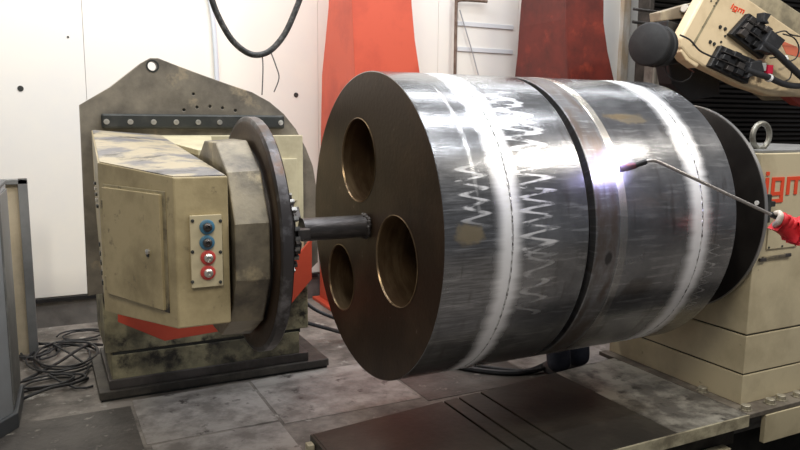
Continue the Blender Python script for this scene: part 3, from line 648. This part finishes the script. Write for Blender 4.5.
# connector blocks
def conn(pts, n):
    P = RP(pts, RY-.05); blk = obj('connector_block', prism(P, (0, .05, 0)), black_plastic, rb, bevel=.008)
    a, b, c, d = P   # a top-left, b top-right(up), c bottom-right, d bottom-left : long axis a->d? fill details on the front
    for i in range(4):
        for j in range(3):
            u0 = .08+i*.225; v0 = .08+j*.3
            def w(u, v): return (a*(1-u)+b*u)*(1-v)+(d*(1-u)+c*u)*v
            q = [w(u0, v0), w(u0+.17, v0), w(u0+.17, v0+.22), w(u0, v0+.22)]
            obj('connector_pin_housing', prism(q, (0, -.018-.014*((i+j+n) % 3), 0)), black_plastic if (i*j+n) % 3 else dark_steel, blk, bevel=.004)
    for k in (0, 1):
        s = .35*k+.3
        q0 = (a*(1-s)+d*s)+Vector((0, -.03, 0)); q1 = (b*(1-s)+c*s)+Vector((0, -.03, 0))
        obj('latch_wire', T([q0, (q0+q1)/2+Vector((0, -.02, 0)), q1], .004, 6, 3), dark_steel, blk, smooth=True)
    return blk
conn([(750, 13), (778, 34), (763, 59), (731, 34)], 0)
conn([(722, 45), (756, 60), (748, 84), (710, 66)], 1)
def clampblock(pts): obj('cable_clamp', prism(RP(pts, RY-.12), (0, .08, 0)), black_rubber, rb, bevel=.008)
clampblock([(772, 30), (786, 40), (775, 55), (760, 50)]); clampblock([(752, 62), (762, 60), (765, 72), (748, 78)])
clampblock([(765, 12), (772, 14), (768, 20), (770, 24), (764, 22)])
def rcable(pts, r, lab, m=black_rubber, Y=RY-.1):
    ps = []
    for i, (x, y) in enumerate(pts): ps.append(px(x, y, 'Y', Y-.02*math.sin(i)))
    obj('hose' if r > .02 else 'cable', T(ps, r, 12, 6), m, rb, smooth=True)
    return ps
hm = mat('robot_hose', (.028, .028, .03), .38, 0, (.02, .02, .022), 14)
rcable([(762, 43), (775, 52), (788, 64), (802, 77), (830, 100)], .030, 'upper thick black hose leaving the robot arm connector blocks', hm)
rcable([(746, 70), (758, 74), (770, 78), (784, 84), (800, 86), (830, 84)], .026, 'lower thick black hose leaving the robot arm connector blocks', hm)
rcable([(680, 35), (690, 40), (699, 50), (708, 55), (716, 58)], .007, 'thin black cable from spool housing to the lower connector block')
rcable([(783, 34), (794, 38), (799, 48), (796, 58), (788, 62)], .006, 'thin black loop above the upper hose on the robot arm')
rcable([(770, 58), (782, 58), (791, 66), (790, 78), (782, 82)], .006, 'thin black loop between the two thick robot hoses')
rcable([(776, 33), (785, 31), (792, 35), (812, 38)], .006, 'thin black cable running off frame above the faded red label')
for (x, y, dx, dy) in ((784, 59, 1, 1), (769, 78, 1, .35)):
    c_ = px(x, y, 'Y', RY-.115); d_ = Vector((dx, 0, -dy)).normalized()
    obj('white_cable_band', Cy(c_-d_*.012, c_+d_*.012, .0335, 16), mat('white_tape', (.8, .8, .78), .5), rb, smooth=True)
obj('red_connector', B(px(764, 70, 'Y', RY-.06).x, px(769, 70, 'Y', RY-.06).x, RY-.1, RY-.02, px(764, 74, 'Y', RY-.06).z, px(764, 65, 'Y', RY-.06).z), mat('crimson_plug', (.5, .01, .04), .4), rb, bevel=.004)
obj('grey_connector', B(px(757, 70, 'Y', RY-.06).x, px(762, 70, 'Y', RY-.06).x, RY-.1, RY-.02, px(757, 71, 'Y', RY-.06).z, px(757, 63, 'Y', RY-.06).z), mat('grey_plug', (.35, .35, .33), .4), rb, bevel=.004)
# red lower part
obj('red_bracket', prism(RP([(780, 89), (812, 86), (830, 110), (800, 105)], RY+.05), (0, .1, 0)), mat('dull_red', (.30, .04, .025), .5), rb, bevel=.008)
# spool housing
sp0 = px(648, 44, 'Y', .95); sd = Vector((.93, .36, -.03)).normalized()
sh = obj('spool_housing', lathe(bmesh.new(), [(0, .001), (0, .150), (.006, .158), (.018, .164), (.03, .161), (.035, .148), (.14, .148), (.145, .160), (.185, .160), (.19, .12)], sp0, sd, 64, close=False), mat('spool_black', (.008, .008, .009), .62, 0, (.018, .018, .019), 12, .45, .7), rb, smooth=True)
obj('spool_arm', prism(RP([(668, 20), (700, 30), (690, 62), (664, 66)], 1.14), (0, .12, 0)), black_plastic, rb, bevel=.01)
obj('mount_beam', prism(RP([(660, 12), (696, 2), (700, 16), (661, 21)], 1.28), (0, .12, 0)), mat('beam_paint', (.40, .33, .22), .5, 0, (.25, .2, .14), 5), rb, bevel=.006)
c_ = px(684, 8, 'Y', 1.24); obj('motor_stub', lathe(bmesh.new(), [(0, .030), (.006, .036), (.05, .036), (.055, .03), (.10, .026)], c_, (.9, .2, -.2), 24), mat('silver_stub', (.55, .52, .46), .35, .7), rb, smooth=True)
obj('arm_bracket', prism(RP([(668, 60), (690, 58), (720, 78), (720, 96), (690, 100), (672, 84)], 1.3), (0, .15, 0)), black_plastic, rb, bevel=.01)
rcable([(664, 62), (668, 76), (680, 82), (690, 78), (694, 68)], .006, 'thin black cable drooping under the spool housing', Y=1.2)
rcable([(679, 38), (679, 52), (686, 66), (694, 72)], .005, 'thin reddish cable behind the spool housing', mat('reddish_cable', (.20, .05, .045), .5), Y=1.18)
obj('hanger_post', B(3.75, 3.95, 1.15, 1.30, 1.2, 2.6), black_plastic, rb, bevel=.01)

# ------------------------------------------------------------------ people
def skin_body(name, V, E, root, m, parent, sub=2):
    me = bpy.data.meshes.new(name); off = root_loc(parent)
    me.from_pydata([Vector(v[0])-off for v in V], E, []); me.update()
    o = bpy.data.objects.new(name, me); COL.objects.link(o); o.parent = parent
    md = o.modifiers.new('skin', 'SKIN'); md.use_smooth_shade = True
    for i, v in enumerate(V):
        s = me.skin_vertices[0].data[i]; r = v[1]; s.radius = (r, r) if isinstance(r, (int, float)) else r; s.use_root = (i == root)
    sb = o.modifiers.new('sub', 'SUBSURF'); sb.levels = sub; sb.render_levels = sub
    me.materials.append(m); return o
skinm = mat('skin', (.55, .33, .24), .5)
jacket_b = mat('dark_jacket', (.03, .035, .05), .8); 
def head(parent, c, face, hairm):
    f = Vector(face).normalized(); s = Vector((0, 0, 1)).cross(f).normalized()
    bm = bmesh.new(); bmesh.ops.create_uvsphere(bm, u_segments=24, v_segments=16, radius=1)
    for v in bm.verts:
        q = v.co.copy(); w = 1-.22*max(0, -q.z)
        v.co = Vector(c)+s*(q.x*.076*w)+f*(q.y*.095*w)+Vector((0, 0, q.z*.118))
    hd = obj('head', bm, skinm, parent, smooth=True, ang=80)
    for sg in (-1, 1):
        bm = bmesh.new(); bmesh.ops.create_uvsphere(bm, u_segments=10, v_segments=8, radius=.012); bmesh.ops.translate(bm, vec=Vector(c)+f*.084+s*(.031*sg)+Vector((0, 0, .008)), verts=bm.verts[:]); obj('eye', bm, mat('eye_dark', (.05, .04, .035), .2), hd, smooth=True)
        bm = bmesh.new(); bmesh.ops.create_uvsphere(bm, u_segments=10, v_segments=8, radius=1)
        for v in bm.verts: v.co = Vector(c)+s*(sg*.076+v.co.x*.010)+f*(v.co.y*.018-.005)+Vector((0, 0, v.co.z*.03))
        obj('ear', bm, skinm, hd, smooth=True)
    obj('nose', prism([Vector(c)+f*.088+Vector((0, 0, .015)), Vector(c)+f*.115+Vector((0, 0, -.024)), Vector(c)+f*.088+Vector((0, 0, -.03))], s*.016), skinm, hd, bevel=.005)
    obj('mouth', prism([Vector(c)+f*.083+s*-.022+Vector((0, 0, -.055)), Vector(c)+f*.083+s*.022+Vector((0, 0, -.055)), Vector(c)+f*.086+Vector((0, 0, -.063))], f*.004), mat('lip', (.4, .16, .13), .5), hd)
    bm = bmesh.new(); bmesh.ops.create_uvsphere(bm, u_segments=24, v_segments=16, radius=1)
    bmesh.ops.bisect_plane(bm, geom=bm.verts[:]+bm.edges[:]+bm.faces[:], plane_co=(0, .25, .15), plane_no=(0, .8, -.6), clear_outer=True)
    for v in bm.verts:
        q = v.co.copy(); v.co = Vector(c)+s*(q.x*.083)+f*(q.y*.102-.006)+Vector((0, 0, .01+q.z*.121))
    obj('hair', bm, hairm, parent, smooth=True)
# (1) person behind the drum: dark blue trousers show under it
pb = thing('person', 'seated person in dark blue trousers whose legs show beneath the drum', 'person', (1.72, .9, FZ))
LX, LY = 1.745, 1.10
def L3(x, y, z): return (LX+x, LY+y, z)
V = [(L3(0, 0, -.62), (.16, .13)), (L3(0, .02, -.42), (.15, .12)), (L3(0, .0, -.22), (.17, .12)), (L3(0, -.02, -.12), (.12, .09)), (L3(0, -.03, -.05), .05),
     (L3(-.19, 0, -.15), .06), (L3(-.25, -.04, -.42), .048), (L3(-.17, -.24, -.60), .036),
     (L3(.19, 0, -.15), .06), (L3(.25, -.04, -.42), .048), (L3(.17, -.24, -.60), .036)]
Eg = [(0, 1), (1, 2), (2, 3), (3, 4), (3, 5), (5, 6), (6, 7), (3, 8), (8, 9), (9, 10)]
skin_body('body', V, Eg, 0, jacket_b, pb)
V = [(L3(0, 0, -.62), (.16, .13)), (L3(-.10, -.05, -.66), .095), (L3(-.10, -.40, -.68), .080), (L3(-.10, -.58, -.95), .084), (L3(-.10, -.62, -1.17), .090),
     (L3(.10, -.05, -.66), .095), (L3(.10, -.38, -.68), .080), (L3(.10, -.55, -.95), .084), (L3(.10, -.57, -1.17), .090)]
skin_body('trousers', V, [(0, 1), (1, 2), (2, 3), (3, 4), (0, 5), (5, 6), (6, 7), (7, 8)], 0, denim, pb)
for sg, yy in ((-1, -.62), (1, -.57)):
    bm = bmesh.new(); bmesh.ops.create_uvsphere(bm, u_segments=20, v_segments=12, radius=1)
    for v in bm.verts: q = v.co; v.co = Vector(L3(sg*.095+q.x*.05, yy-.02+q.y*.13, 0))*Vector((1, 1, 0))+Vector((0, 0, FZ+.008+max(q.z, 0)*.075*(1-.35*max(-q.y, 0)))) if False else Vector((LX+sg*.095+q.x*.05, LY+yy+.06+q.y*.13, FZ+.008+max(q.z, 0)*.075))
    obj('shoe', bm, black_rubber, pb, smooth=True)
    hx, hy, hz = sg*.17, -.24, -.60
    skin_body('hand', [(L3(hx, hy, hz), .028), (L3(hx-sg*.02, hy-.06, hz-.01), (.034, .016)), (L3(hx-sg*.05, hy-.14, hz-.03), .009), (L3(hx-sg*.02, hy-.15, hz-.03), .009), (L3(hx, hy-.15, hz-.03), .009), (L3(hx+sg*.015, hy-.13, hz-.03), .008), (L3(hx-sg*.06, hy-.08, hz-.02), .010)], [(0, 1), (1, 2), (1, 3), (1, 4), (1, 5), (1, 6)], 0, skinm, pb)
head(pb, (LX, LY-.06, .08), (0, -1, -.25), mat('dark_hair', (.03, .02, .015), .7))

st = thing('stool', 'low dark stool behind the drum under the person in dark blue trousers', 'stool', (1.72, 1.22, FZ))
obj('seat', lathe(bmesh.new(), [(0, .15), (.01, .16), (.03, .16), (.04, .15)], (1.72, 1.24, FZ+.30), (0, 0, 1), 32), black_plastic, st, smooth=True)
for a_ in (.8, 2.4, 3.9, 5.5):
    obj('leg', T([(1.72+.10*math.cos(a_), 1.24+.10*math.sin(a_), FZ+.30), (1.72+.15*math.cos(a_), 1.24+.15*math.sin(a_), FZ)], .012, 8), dark_steel, st, smooth=True)
# (2) the welder at the right: only the gloved hand is in frame
pw = thing('person', 'welder wearing a red glove, hand holding the welding torch at the right edge', 'person', (2.05, -1.75, FZ))
H = px(784, 226, 'Y', -1.0)          # middle of the fist
EL = Vector((2.16, -1.42, .02)); SH = Vector((2.12, -1.62, .18)); NK = Vector((2.22, -1.78, .22))
WR = H+Vector((.14, -.12, -.012))
C0a = px(770, 214, 'Y', -1.0)+CR*.05
V = [((2.22, -1.80, -.30), (.15, .11)), ((2.22, -1.79, -.08), (.15, .11)), ((2.22, -1.78, .12), (.16, .11)), ((2.22, -1.78, .24), .065), ((2.22, -1.78, .32), .05),
     ((2.10, -1.68, .17), .065), (EL, .050), (C0a+CR*.19+Vector((0, -.05, -.02)), .045), ((2.40, -1.86, .15), .065), ((2.46, -1.75, -.12), .05), ((2.36, -1.55, -.25), .038)]
skin_body('body', V, [(0, 1), (1, 2), (2, 3), (3, 4), (2, 5), (5, 6), (6, 7), (2, 8), (8, 9), (9, 10)], 0, jacket_b, pw)
V = [((2.22, -1.80, -.32), (.15, .11)), ((2.13, -1.78, -.43), .095), ((2.10, -1.76, -.75), .075), ((2.09, -1.80, -1.12), .068), ((2.31, -1.84, -.43), .095), ((2.34, -1.86, -.75), .075), ((2.36, -1.90, -1.12), .068)]
skin_body('trousers', V, [(0, 1), (1, 2), (2, 3), (0, 4), (4, 5), (5, 6)], 0, denim, pw)
for x_, y_ in ((2.07, -1.84), (2.35, -1.94)):
    bm = bmesh.new(); bmesh.ops.create_uvsphere(bm, u_segments=20, v_segments=12, radius=1)
    for v in bm.verts: q = v.co; v.co = Vector((x_-.04+q.x*.14, y_+.03+q.y*.05, FZ+.008+max(q.z, 0)*.085))
    obj('shoe', bm, black_rubber, pw, smooth=True)
skin_body('hand', [((2.36, -1.55, -.25), .028), ((2.34, -1.49, -.28), (.034, .018)), ((2.32, -1.43, -.34), .009), ((2.34, -1.43, -.345), .009), ((2.36, -1.43, -.34), .009), ((2.375, -1.44, -.33), .008), ((2.30, -1.47, -.31), .010)], [(0, 1), (1, 2), (1, 3), (1, 4), (1, 5), (1, 6)], 0, skinm, pw)
head(pw, (2.20, -1.76, .43), (-.8, .6, -.15), mat('brown_hair', (.06, .04, .025), .7))

# torch: nozzle -> bent neck -> long tube to hand
tor = thing('welding_torch', 'long thin bent welding torch held against the middle of the drum', 'torch', (.95, -.76, .3))
tip = px(618, 169.5, 'Y', -.755); t1 = px(635, 165.5, 'Y', -.785); t2 = px(646, 161.5, 'Y', -.80); t3 = px(653, 160.5, 'Y', -.81); t4 = px(661, 163, 'Y', -.82)
hand_in = px(770, 214, 'Y', -1.0); t5 = t4+(hand_in-t4)*.3
back = hand_in+(hand_in-t4).normalized()*.20
obj('nozzle', T([tip, (tip+t1)/2, t1], [.017, .017, .015], 16), mat('heat_tinted_copper', (.22, .08, .06), .35, .8, (.10, .05, .12), 40), tor, smooth=True)
obj('insulator', T([t1, t2], .0125, 14), black_plastic, tor, smooth=True)
obj('neck', T([t2, t3, t4, t5, hand_in, back], .0078, 12, 6), mat('torch_tube', (.42, .39, .37), .3, .85), tor, smooth=True)
obj('grip', T([hand_in+(hand_in-t4).normalized()*.005, back], .013, 14), black_plastic, tor, smooth=True)
# gloved fist around the grip
ax = (back-hand_in).normalized(); C0 = hand_in+ax*.055
toc = (CP-C0).normalized(); sd_ = ax.cross(toc).normalized(); toc = sd_.cross(ax)     # toc: towards camera, sd_: across
def G(a, s, t): return C0+ax*a+sd_*s+toc*t      # along grip, across (up/down), towards viewer
if sd_.z < 0: sgn = 1
else: sgn = -1
def GG(a, up_, t): return G(a, -sgn*(-up_) if False else (up_ if sd_.z > 0 else -up_), t)
skin_body('glove', [(GG(.055, -.030, .004), (.050, .044)), (GG(.012, -.018, -.004), (.038, .032)), (GG(.095, -.034, .004), (.062, .055)), (C0+CR*.125+Vector((0, 0, -.030)), (.064, .060)), (C0+CR*.17+Vector((0, -.03, -.025)), (.066, .062)), (C0+CR*.22+Vector((0, -.06, -.02)), (.072, .068))],
          [(0, 1), (0, 2), (2, 3), (3, 4), (4, 5)], 0, glove_red, pw)
for k in range(4):
    a = -.022+.028*k; r = .0145 if k < 3 else .0125
    skin_body('glove_finger', [(GG(a*.8+.025, -.040, -.016), r*1.15), (GG(a, -.018, .036), r*1.1), (GG(a-.002, .014, .034), r), (GG(a-.002, .026, .008), r*.92), (GG(a, .016, -.014), r*.8)], [(0, 1), (1, 2), (2, 3), (3, 4)], 0, glove_red if k else glove_pale, pw)
skin_body('glove_thumb', [(GG(.05, -.005, -.030), .020), (GG(.015, .012, -.024), .017), (GG(-.020, .020, -.002), .014), (GG(-.045, .012, .012), .0120)], [(0, 1), (1, 2), (2, 3)], 0, glove_pale, pw)

# welding arc (gives off light)
ac = px(609, 170, 'Y', -.70); nrm = Vector((0, ac.y, ac.z)).normalized()
arc_c = Vector((ac.x, 0, 0))+nrm*(R+.010)
bm = bmesh.new(); bmesh.ops.create_icosphere(bm, subdivisions=3, radius=.026)
for v in bm.verts: v.co = v.co*(1+.18*math.sin(v.co.x*190)*math.cos(v.co.z*230)); v.co = arc_c+v.co
am = mat('arc_plasma', (.8, .8, 1), .5, emit=(.86, .84, 1.0), es=14)
tag(obj('welding_arc', bm, am, smooth=True), 'blinding bluish-white welding arc at the torch tip', 'arc')
pl = bpy.data.lights.new('arc_light', 'POINT'); pl.energy = 9; pl.color = (.55, .52, 1.0); pl.shadow_soft_size = .02
po = bpy.data.objects.new('arc_light', pl); COL.objects.link(po); po.location = arc_c+nrm*.045

fu = bpy.data.materials.new('weld_fume'); fu.use_nodes = True; nt = fu.node_tree
nt.nodes.remove(nt.nodes['Principled BSDF']); vs_ = nt.nodes.new('ShaderNodeVolumeScatter'); vs_.inputs['Color'].default_value = (.9, .9, 1, 1)
gt = nt.nodes.new('ShaderNodeTexGradient'); gt.gradient_type = 'SPHERICAL'; tcn = nt.nodes.new('ShaderNodeTexCoord'); mpn = nt.nodes.new('ShaderNodeMapping'); mpn.inputs['Scale'].default_value = (9, 9, 9)
nt.links.new(tcn.outputs['Object'], mpn.inputs[0]); nt.links.new(mpn.outputs[0], gt.inputs[0])
mm = nt.nodes.new('ShaderNodeMath'); mm.operation = 'MULTIPLY'; mm.inputs[1].default_value = 4.5; nt.links.new(gt.outputs[1], mm.inputs[0]); nt.links.new(mm.outputs[0], vs_.inputs['Density'])
nt.links.new(vs_.outputs[0], nt.nodes['Material Output'].inputs['Volume'])
bm = bmesh.new(); bmesh.ops.create_icosphere(bm, subdivisions=3, radius=.11); fm = bpy.data.meshes.new('weld_fume'); bm.to_mesh(fm); bm.free(); fm.materials.append(fu)
fo = bpy.data.objects.new('weld_fume', fm); COL.objects.link(fo); fo.location = arc_c+nrm*.02
tag(fo, 'faint puff of fume glowing around the welding arc', 'smoke'); fo['kind'] = 'stuff'
